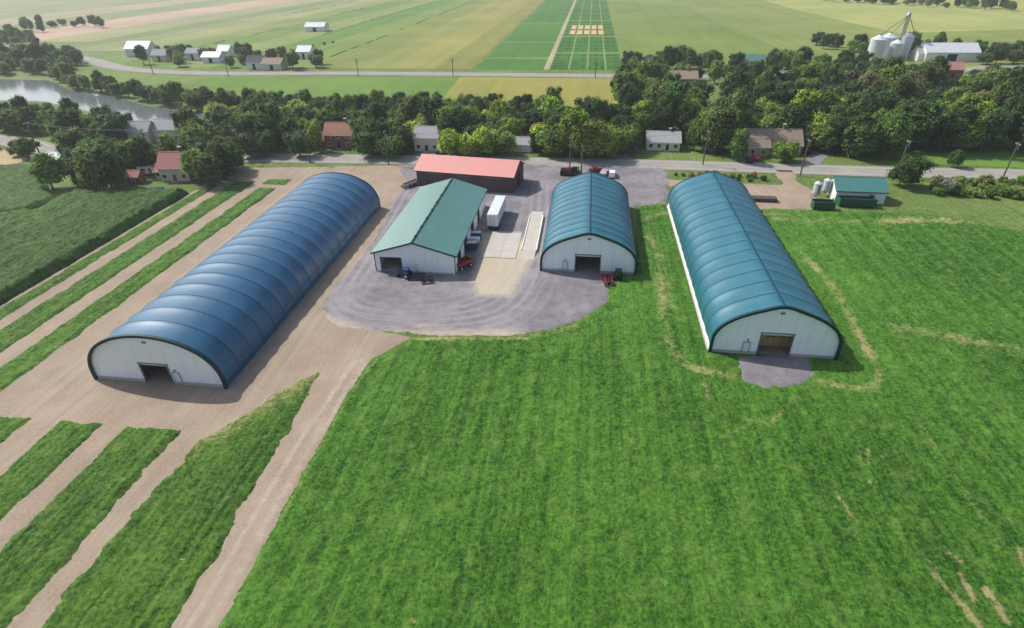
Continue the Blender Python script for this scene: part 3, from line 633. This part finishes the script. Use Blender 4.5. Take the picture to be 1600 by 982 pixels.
def car(name,px,py,rot,paint,kind='sedan'):
    g=G(px,py); T=Thing(name,(g[0],g[1],.06),rot)
    if kind=='pickup': prof=[(-2.7,.45),(-2.7,1.05),(-1.0,1.05),(-.85,1.75),(.5,1.8),(1.1,1.2),(2.5,1.08),(2.7,.85),(2.7,.45)]; cab=[(-.75,1.12),(-.65,1.66),(.42,1.7),(.92,1.18)]; wx=1.75
    elif kind=='suv': prof=[(-2.3,.4),(-2.35,1.1),(-2.15,1.72),(.3,1.75),(1.0,1.15),(2.2,1.0),(2.35,.75),(2.35,.4)]; cab=[(-2.1,1.12),(-2.0,1.62),(.22,1.65),(.85,1.14)]; wx=1.45
    else: prof=[(-2.25,.35),(-2.3,.9),(-1.7,1.0),(-1.1,1.4),(.3,1.43),(1.0,1.0),(2.1,.85),(2.3,.65),(2.3,.35)]; cab=[(-1.55,1.0),(-1.02,1.33),(.24,1.36),(.85,.98)]; wx=1.4
    m=T.part('body',paint); n=len(prof)
    vs=[]
    for y,s_ in ((-.9,1),(.9,1)):
        for x,z in prof: vs.append((x,y*(1-.16*max(0,z-.95)),z))
    m.add(vs,[(i,(i+1)%n,n+(i+1)%n,n+i) for i in range(n)]+[tuple(reversed(range(n))),tuple(range(n,2*n))])
    for s_ in (-1,1):
        q=[(x,s_*(.9*(1-.16*max(0,z-.95))+.012),z) for x,z in cab]; T.part('side_windows',M_glass).add(q,[(0,1,2,3)])
    c=cab; T.part('windscreen',M_glass).add([(c[2][0]+.12,-.72,c[2][1]+.02),(c[2][0]+.12,.72,c[2][1]+.02),(c[3][0]+.14,.8,c[3][1]+.0),(c[3][0]+.14,-.8,c[3][1])],[(0,1,2,3)])
    T.part('rear_window',M_glass).add([(c[0][0]-.12,-.75,c[0][1]),(c[0][0]-.12,.75,c[0][1]),(c[1][0]-.1,.7,c[1][1]),(c[1][0]-.1,-.7,c[1][1])],[(0,1,2,3)])
    for x in (-wx,wx):
        for y in (-.82,.82): T.part('wheels',M_tyre).cyl((x,y-.11,.34),(x,y+.11,.34),.34,n=14); T.part('rims',M_steel).cyl((x,y-.12,.34),(x,y+.12,.34),.19,n=10)
    for y in (-.6,.6): T.part('headlights',M_wpaint).box(prof[-2][0]+.01,y,.72,.06,.35,.14); T.part('tail_lights',M_red).box(prof[1][0]-.01,y,.8,.06,.3,.14)
    T.done()
M_maroon=mat('maroon_paint',S(96,24,30),rough=.3); M_silver=mat('silver_paint',S(176,180,186),rough=.3)
car('parked_car',881,272,1.5,M_black,'suv'); car('parked_car',889,272,1.5,M_maroon,'suv'); car('pickup_truck',898,271,1.45,M_black,'pickup')
car('parked_car',956,276,1.5,M_wpaint,'suv'); car('parked_car',945,273,1.2,M_silver); car('parked_car',932,270,.3,M_maroon); car('parked_car',1171,253,1.4,M_black); car('parked_car',1180,250,1.4,M_red)
car('parked_car',690,240,.3,M_blue); car('parked_car',1262,240,1.2,M_black,'suv')
def tractor(px,py,rot,paint,loader=False,sc=1.0):
    g=G(px,py); T=Thing('tractor',(g[0],g[1],.06),rot,sc)
    T.part('hood',paint).box(1.2,0,1.35,1.9,.8,.75,tx=.92,ty=.8); T.part('chassis',M_black).box(.5,0,.85,3.6,.5,.4)
    T.part('cab_glass',M_glass).box(-.45,0,2.0,1.35,1.35,1.15,tx=.9,ty=.9); T.part('cab_roof',paint).box(-.45,0,2.66,1.5,1.5,.16,tx=.9,ty=.9)
    for x in (-1.05,.18):
        for y in (-.62,.62): T.part('cab_posts',M_black).box(x,y,2.0,.09,.09,1.25)
    for y in (-.85,.85):
        T.part('rear_wheels',M_tyre).cyl((-.75,y-.25,.85),(-.75,y+.25,.85),.85,n=18); T.part('front_wheels',M_tyre).cyl((1.7,y*.9-.16,.52),(1.7,y*.9+.16,.52),.52,n=16)
        T.part('rims',M_wpaint).cyl((-.75,y-.27,.85),(-.75,y+.27,.85),.42,n=12); T.part('fenders',paint).box(-.75,y,1.78,1.3,.55,.12)
    T.part('exhaust',M_black).cyl((.9,.3,1.6),(.9,.3,2.6),.05,n=6)
    if loader:
        for y in (-.6,.6): T.part('loader_arms',M_red).cyl((.2,y,1.6),(2.5,y,1.3),.11,n=6); T.part('loader_arms',M_red).cyl((2.5,y,1.3),(3.2,y,.4),.11,n=6)
        T.part('bucket',M_steel).prism_y([(3.0,.1),(3.9,.1),(3.9,.16),(3.15,.25),(3.1,.85),(3.0,.85)],-1.1,1.1)
    T.done()
tractor(634,434,2.9,M_blue,sc=.75); tractor(965,437,1.5,M_black,sc=.85)
def wagon(px,py,rot,paint):
    g=G(px,py); T=Thing('farm_wagon',(g[0],g[1],.06),rot)
    T.part('bed',M_wood).box(0,0,.95,3.6,2.0,.1)
    for s_ in (-1,1): T.part('sides',paint).box(0,s_*1.02,1.3,3.6,.06,.7); T.part('ends',paint).box(s_*1.8,0,1.3,.06,1.98,.7)
    for x in (-1.2,1.2):
        for y in (-.9,.9): T.part('wheels',M_tyre).cyl((x,y-.12,.42),(x,y+.12,.42),.42,n=14); T.part('rims',M_wpaint).cyl((x,y-.13,.42),(x,y+.13,.42),.22,n=10)
        T.part('axles',M_black).cyl((x,-.9,.42),(x,.9,.42),.06,n=6)
    T.part('drawbar',M_black).cyl((1.8,0,.6),(3.4,0,.4),.06,n=6); T.done()
wagon(724,418,.9,M_red); 
def harrow(px,py,rot,paint,w_=4,name='disc_harrow'):
    g=G(px,py); T=Thing(name,(g[0],g[1],.06),rot); f=T.part('frame',paint)
    f.box(0,-.7,.8,w_,.14,.14); f.box(0,.7,.8,w_,.14,.14); f.box(0,0,.85,.14,1.6,.14); f.box(-w_*.35,0,.85,.12,1.5,.12); f.box(w_*.35,0,.85,.12,1.5,.12)
    f.cyl((0,.7,.8),(0,2.8,.5),.08,n=6)
    for s_ in (-.7,.7):
        k=-w_/2+.2
        while k<w_/2: T.part('discs',M_steel).cyl((k-.02,s_,.36),(k+.02,s_,.36),.34,n=14); T.part('arms',M_black).cyl((k,s_,.36),(k,s_,.8),.04,n=4); k+=.4
        T.part('axle',M_black).cyl((-w_/2,s_,.36),(w_/2,s_,.36),.05,n=6)
    for y in (-1,1): T.part('wheels',M_tyre).cyl((y*w_*.3-.1,0,.35),(y*w_*.3+.1,0,.35),.35,n=12)
    if name=='seed_drill': T.part('hopper',paint).box(0,0,1.35,w_*.95,.9,.7,tx=1.0,ty=1.25); T.part('lids',M_wpaint).box(0,0,1.73,w_*.95,1.15,.06)
    T.done()
harrow(650,436,.1,M_black,3.5); harrow(667,441,.3,M_black,2.6); harrow(741,383,.0,M_wpaint,2.6,'seed_drill'); harrow(744,374,.1,M_blue,2.4,'seed_drill'); harrow(737,390,.2,M_blue,2.4,'seed_drill'); harrow(950,441,1.7,M_red,4.6,'hay_rake')
harrow(636,294,.8,M_steel,3,'hay_rake')
T=Thing('timber_stack',(*G(1190,314),.05),-.03)
for r in range(3):
    for k in range(7): T.part('beams',M_wood).box(0,-1+k*.33,.2+r*.3,7,.28,.26)
T.done()
T=Thing('utility_trailer',(*G(645,290),.05),1.0); T.part('deck',M_wood).box(0,0,.7,5,2,.12); T.part('rails',M_steel).box(0,1,.95,5,.06,.3); T.part('rails',M_steel).box(0,-1,.95,5,.06,.3); T.part('drawbar',M_steel).cyl((2.5,0,.6),(4.2,0,.45),.07,n=6)
for y in (-1.1,1.1): T.part('wheels',M_tyre).cyl((-.4,y-.1,.36),(-.4,y+.1,.36),.36,n=12)
T.done()
T=Thing('rowing_boat',(*G(243,298),0),.4); hull=T.part('hull',mat('boat_blue',S(110,170,205),rough=.4)); pr=[]
for k in range(9):
    t=k/8*2-1; hw=.8*(1-t*t)**.6+.02; pr.append((t*2.4,hw,.35+.15*t*t))
vs=[];fs=[]
for x,hw,z in pr: vs+=[(x,-hw,z+.35),(x,-hw*.6,z-.2),(x,0,z-.3),(x,hw*.6,z-.2),(x,hw,z+.35)]
for k in range(8):
    for j in range(4): fs.append((k*5+j,k*5+j+1,k*5+j+6,k*5+j+5))
hull.add(vs,fs)
for x in (-1,0,1): T.part('thwarts',M_wood).box(x,0,.65,.25,1.3,.05)
T.done()
T=Thing('camper_trailer',(*G(233,273),0),.2); T.part('body',M_wpaint).prism_y([(-2.6,.5),(-2.7,1.6),(-2.3,2.6),(2.3,2.6),(2.7,1.8),(2.6,.5)],-1.1,1.1); T.part('windows',M_glass).box(-.8,-1.12,1.8,1.4,.05,.6); T.part('door',M_steel).box(1.2,-1.12,1.45,.7,.05,1.8)
for y in (-1,1): T.part('wheels',M_tyre).cyl((0,y-.1,.35),(0,y+.1,.35),.35,n=12)
T.part('drawbar',M_steel).cyl((2.6,0,.55),(3.9,0,.45),.06,n=6); T.done()
HX.append(G(240,292)+(8,))
def pole(px,py,h=10.5,name='utility_pole',lamp=False):
    g=G(px,py); T=Thing(name,(g[0],g[1],0)); T.part('post',M_pole).cyl((0,0,0),(0,0,h),.22,.15,n=8)
    T.part('crossarm',M_pole).box(0,0,h-.6,.14,2.3,.18)
    for y in (-.95,-.4,.4,.95): T.part('insulators',M_wpaint).cyl((0,y,h-.5),(0,y,h-.25),.07,n=6)
    T.part('transformer',M_steel).cyl((.36,0,h-2.2),(.36,0,h-1.3),.25,n=10); T.done(); return (g[0],g[1],h-.3)
PL=[pole(*p) for p in ((62,240),(238,253),(379,254),(485,255),(607,257),(730,258),(890,268),(1098,258),(1250,275),(1400,277),(1565,282),(1780,290))]
pole(908,273,9); 
wl=MB()
for p,q in zip(PL[:-1],PL[1:]):
    for y in (-.4,.4):
        pts=[Vector((p[0]+(q[0]-p[0])*t,p[1]+(q[1]-p[1])*t+y,p[2]-4*.9*t*(1-t))) for t in np.linspace(0,1,9)]
        for a_,b_ in zip(pts[:-1],pts[1:]): wl.cyl(a_,b_,.02,n=3,cap=False)
o=bpy.data.objects.new('power_lines',wl.mesh('power_lines',M_black)); scene.collection.objects.link(o)
for x,y in ((357,119),(560,119),(708,119),(930,123),(240,117)): pole(x,y,9)
# ---------------------------------------------------------------- trees
def leafmat(name,k1,k2):
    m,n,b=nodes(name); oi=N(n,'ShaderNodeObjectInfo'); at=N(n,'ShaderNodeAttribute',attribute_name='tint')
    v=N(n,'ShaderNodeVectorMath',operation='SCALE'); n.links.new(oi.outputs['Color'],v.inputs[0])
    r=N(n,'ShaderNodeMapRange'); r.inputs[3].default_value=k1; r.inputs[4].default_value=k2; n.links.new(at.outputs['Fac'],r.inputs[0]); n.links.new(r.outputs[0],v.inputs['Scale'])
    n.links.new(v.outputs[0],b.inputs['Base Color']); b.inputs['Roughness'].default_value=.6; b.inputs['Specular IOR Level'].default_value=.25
    tr=N(n,'ShaderNodeBsdfTranslucent'); n.links.new(v.outputs[0],tr.inputs[0]); mx=N(n,'ShaderNodeMixShader'); mx.inputs[0].default_value=.4
    out=n.nodes['Material Output']; n.links.new(b.outputs[0],mx.inputs[1]); n.links.new(tr.outputs[0],mx.inputs[2]); n.links.new(mx.outputs[0],out.inputs[0]); return m
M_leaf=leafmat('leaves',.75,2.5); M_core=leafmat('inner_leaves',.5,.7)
ICO=bmesh.new(); bmesh.ops.create_icosphere(ICO,subdivisions=2,radius=1); ico_v=np.array([v.co[:] for v in ICO.verts]); ico_f=[[v.index for v in f.verts] for f in ICO.faces]
def tree_mesh(name,seed,h=11,r=4.2,kind='round',leaf=.62,nl=150,thf=.14):
    g=np.random.default_rng(seed); mb=MB(); th=h*thf
    mb.cyl((0,0,-.2),(g.normal()*.2,g.normal()*.2,h*.6),.3,.1,n=7)
    lobes=[]
    if kind=='cone':
        for k in range(9):
            t=k/8; z=h*(.12+.82*t); rr=r*(1-t)*.75+.3
            for j in range(max(1,int(5*(1-t)+.5))):
                a=g.random()*6.28; lobes.append((math.cos(a)*rr*.6,math.sin(a)*rr*.6,z,rr*.55+.25))
    else:
        n=17 if kind=='round' else 14; ch=(h-th)/2; lean=g.normal(size=2)*.6
        for k in range(n):
            a=k*2.4+g.random(); zz=-.85+1.7*(k+.5)/n+g.normal()*.12; zz=max(-.95,min(.95,zz)); rad_=math.sqrt(max(0.06,1-zz*zz))*(.35+.5*g.random())
            if zz<0: rad_=max(rad_,.5)
            lr=r*(.26+.26*g.random())
            lobes.append((math.cos(a)*rad_*r+lean[0]*(zz+1),math.sin(a)*rad_*r+lean[1]*(zz+1),th+ch+zz*(ch-lr*.5),lr))
        lobes.append((0,0,th+ch,r*.55)); lobes.append((0,0,th+ch*.6,r*.5))
    for (x,y,z,lr) in lobes[::2]:
        mb.cyl((0,0,max(th*.7,z*.45)),(x*.8,y*.8,z),.1,.04,n=5,cap=False)
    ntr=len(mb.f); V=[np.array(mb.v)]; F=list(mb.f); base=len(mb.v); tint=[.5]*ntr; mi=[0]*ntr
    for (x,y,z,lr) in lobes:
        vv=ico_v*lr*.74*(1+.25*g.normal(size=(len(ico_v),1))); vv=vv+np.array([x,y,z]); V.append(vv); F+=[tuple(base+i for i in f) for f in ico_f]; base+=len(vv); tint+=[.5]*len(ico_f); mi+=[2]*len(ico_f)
    for (x,y,z,lr) in lobes:
        n=int(nl*(lr/ (r*.42))**1.5)+25; d=g.normal(size=(n,3)); d/=np.linalg.norm(d,axis=1)[:,None]
        p=np.array([x,y,z])+d*lr*(.78+.55*g.random((n,1))**1.5)
        nn=d*.8+np.array([0,0,.35])+g.normal(size=(n,3))*.5; nn/=np.linalg.norm(nn,axis=1)[:,None]
        u=np.cross(nn,g.normal(size=(n,3))); u/=np.linalg.norm(u,axis=1)[:,None]; w_=np.cross(nn,u)
        s=leaf*(.45+.85*g.random((n,1))); q=np.stack([p-u*s*.5,p+w_*s*.36,p+u*s*.5,p-w_*s*.36],1).reshape(-1,3)
        V.append(q); lt=g.random()
        F+=[(base+4*i,base+4*i+1,base+4*i+2,base+4*i+3) for i in range(n)]; base+=4*n
        tint+=list(np.clip(.2+.6*lt+.5*(g.random(n)-.5),0,1)); mi+=[1]*n
    me=bpy.data.meshes.new(name); me.from_pydata(np.concatenate(V).tolist(),[],F)
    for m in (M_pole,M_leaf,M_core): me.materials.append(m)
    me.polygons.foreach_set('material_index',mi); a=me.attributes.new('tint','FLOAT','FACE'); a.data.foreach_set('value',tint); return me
TR=[tree_mesh('broadleaf_%d'%i,i+1,h=10.5+g_,r=4.1+.35*(i%4)) for i,g_ in enumerate((0,1,-.8,.5,2.0,-1.4,3.0,.2))]
TALL=[tree_mesh('tall_%d'%i,20+i,h=15,r=3.6,kind='tall') for i in range(3)]
CON=[tree_mesh('conifer_%d'%i,30+i,h=11,r=3.0,kind='cone',leaf=.5,nl=90) for i in range(2)]
BUSH=[tree_mesh('shrub_%d'%i,40+i,h=3.2,r=2.0,leaf=.4,nl=60,thf=.05) for i in range(3)]
MIXT=TR+TR+TALL
GREEN=[S(62,88,38),S(70,98,42),S(82,112,46),S(60,88,46),S(100,124,50),S(108,128,56),S(54,78,40),S(90,108,52)]
LIME=[S(146,168,58),S(130,156,56),S(152,164,70)]
def put(name,me,x,y,s,col,parent=None,sz=None):
    o=bpy.data.objects.new(name,me); scene.collection.objects.link(o); o.location=(x,y,0); o.rotation_euler=(0,0,random.uniform(0,6.28))
    o.scale=(s*random.uniform(.85,1.2),s*random.uniform(.85,1.2),(sz or s)*random.uniform(.78,1.2)); k=random.uniform(.65,1.3); o.color=(col[0]*k,col[1]*k,col[2]*k,1)
    if parent: o.parent=parent
    return o
PLACED=[]
def ok(x,y,md,houses=True):
    for a in PLACED:
        if abs(a[0]-x)<md and math.hypot(a[0]-x,a[1]-y)<md: return False
    if houses:
        for hx,hy,hw in HX:
            D_=math.hypot(hx,hy); al=(x*hx+y*hy)/D_-D_; la=(x*hy-y*hx)/D_
            if abs(la)<hw*.5+2.5 and (-34 if hy>240 else -24)<al<11: return False
    q=np.array([x]),np.array([y])
    if dline(*q,road1)[0]<8 or dline(*q,road2)[0]<8 or sdp(*q,riverP)[0]>-2: return False
    return True
def grove(name,P,n,md,smin,smax,cols,meshes=None,single=False,haze=0.0,houses=True):
    P=GP(P); xs=[p[0] for p in P]; ys=[p[1] for p in P]; par=None
    if not single:
        par=bpy.data.objects.new(name,None); scene.collection.objects.link(par)
    c=0; t=0
    while c<n and t<n*25:
        t+=1; x=random.uniform(min(xs),max(xs)); y=random.uniform(min(ys),max(ys))
        if sdp(np.array([x]),np.array([y]),P)[0]<0 or not ok(x,y,md,houses): continue
        PLACED.append((x,y)); me=random.choice(meshes or TR); col=random.choice(cols)
        put(name if single else 'tree',me,x,y,random.uniform(smin,smax),col,par); c+=1
GG=GREEN*2+LIME[:1]
grove('broadleaf_tree',[(82,280),(80,300),(135,302),(205,300),(235,300),(250,304),(285,306),(372,278),(366,262),(330,256),(300,256),(230,253),(150,255),(100,262)],44,4.2,.65,1.0,GREEN,MIXT,single=True)
grove('conifer_tree',[(200,262),(250,258),(250,250),(210,250)],4,3,.7,.9,[S(50,70,54)],CON,single=True,houses=False)
grove('riverside_woodland',[(-200,194),(0,194),(70,198),(150,209),(230,214),(300,214),(330,238),(150,234),(90,226),(0,208),(-200,196)],85,4.6,.65,1.0,GREEN)
grove('riverside_woodland',[(-200,240),(0,250),(60,256),(100,262),(200,256),(200,250),(75,240),(0,226)],10,6,.5,.8,GREEN)
grove('riverside_woodland',[(330,200),(560,202),(800,205),(1000,205),(1010,228),(980,240),(840,243),(700,243),(560,240),(400,240),(335,240)],150,4.9,.7,1.05,GG+LIME,MIXT[:14])
grove('riverside_woodland',[(385,172),(560,176),(870,176),(875,184),(560,182),(385,179)],85,3.8,.5,.8,GREEN,houses=False)
grove('riverside_woodland',[(90,118),(130,136),(200,149),(240,158),(340,168),(400,172),(395,180),(320,174),(230,165),(190,152),(110,141),(75,124)],75,4.6,.6,.95,GREEN,houses=False)
grove('riverside_woodland',[(970,165),(985,130),(1040,140),(1085,160),(1080,184),(970,184)],26,5.0,.9,1.2,GREEN)
grove('riverside_woodland',[(1000,203),(1150,201),(1400,208),(1600,218),(1620,236),(1440,240),(1290,242),(1130,238),(1010,236)],100,5.2,.8,1.25,GREEN+LIME[1:2],MIXT)
grove('riverside_woodland',[(1140,155),(1250,150),(1600,170),(1650,200),(1400,188),(1130,182)],78,6.2,.8,1.25,GREEN+[S(124,120,84)],MIXT)
grove('roadside_trees',[(985,124),(1150,124),(1290,128),(1440,124),(1560,135),(1580,160),(1260,142),(1180,140),(1130,133),(985,132)],48,7.5,.7,1.1,GREEN)
grove('roadside_trees',[(980,100),(1250,102),(1440,100),(1440,108),(1250,112),(980,110)],36,7,.6,1.0,GREEN)
grove('shelterbelt',[(1270,70),(1400,84),(1460,76),(1600,82),(1640,100),(1520,102),(1440,96),(1270,76)],50,6,.5,.9,GREEN)
grove('shelterbelt',[(1270,-2),(1400,5),(1620,16),(1800,22),(1800,26),(1600,20),(1400,9),(1270,2)],60,8,.7,1.0,GREEN)
grove('farm_trees',[(280,88),(380,90),(500,100),(490,110),(380,112),(280,106),(180,98),(190,90)],24,7,.6,.9,GREEN)
grove('distant_trees',[(-100,92),(60,88),(130,98),(110,112),(90,120),(0,118),(-100,106)],60,6,.7,1.0,GREEN)
grove('distant_trees',[(0,40),(160,36),(190,42),(100,52),(0,56)],12,12,.7,.9,GREEN)
grove('distant_trees',[(0,64),(60,62),(60,74),(0,76)],14,8,.6,.9,GREEN)
grove('hedgerow',[(410,88),(520,66),(530,66),(420,90)],14,5,.3,.5,GREEN,BUSH)
for x,y,s,c,me in ((705,244,1.0,LIME[0],TR[0]),(735,246,.95,LIME[0],TR[2]),(760,246,.8,LIME[1],TR[1]),(895,247,1.15,LIME[1],TR[4]),(925,247,1.05,LIME[2],TR[3]),(950,247,.95,LIME[1],TR[5]),(870,245,.9,GREEN[4],TR[1]),(585,244,.9,GREEN[1],TR[3]),(610,245,.8,GREEN[2],TR[5]),(1385,246,1.0,GREEN[2],TR[1]),(1340,246,1.1,GREEN[1],TR[2]),(1405,291,.75,GREEN[1],TR[3]),(1418,290,.6,GREEN[4],TR[0]),(1475,302,.5,S(160,170,140),TR[2]),(1488,262,.45,GREEN[3],TR[0]),(1150,252,.7,GREEN[2],TR[4]),(1225,252,.75,GREEN[4],TR[2]),(420,244,.8,GREEN[0],TR[4]),(470,244,.75,GREEN[3],TR[2]),(395,246,.8,GREEN[1],TR[3])):
    g=G(x,y); put('broadleaf_tree',me,g[0],g[1],s,c); PLACED.append(g)
for x,y in ((632,238),(340,234),(1112,240),(740,210)): g=G(x,y); put('conifer_tree',CON[0],g[0],g[1],.9,S(66,88,76))
grove('shrubbery',[(1455,285),(1600,290),(1750,300),(1750,318),(1600,312),(1460,305)],70,2.2,.4,.9,[S(96,124,54),S(116,132,66),S(130,136,80)],BUSH)
grove('shrubbery',[(1000,246),(1160,250),(1150,255),(1000,252)],10,3,.4,.8,GREEN,BUSH)
grove('shrubbery',[(380,243),(640,246),(640,248),(380,245)],12,3,.4,.7,GREEN,BUSH)
grove('garden_bushes',[(1050,266),(1190,276),(1200,286),(1120,283),(1050,274)],18,2,.25,.45,GREEN+[S(170,120,90)],BUSH)
print('trees',len(PLACED))
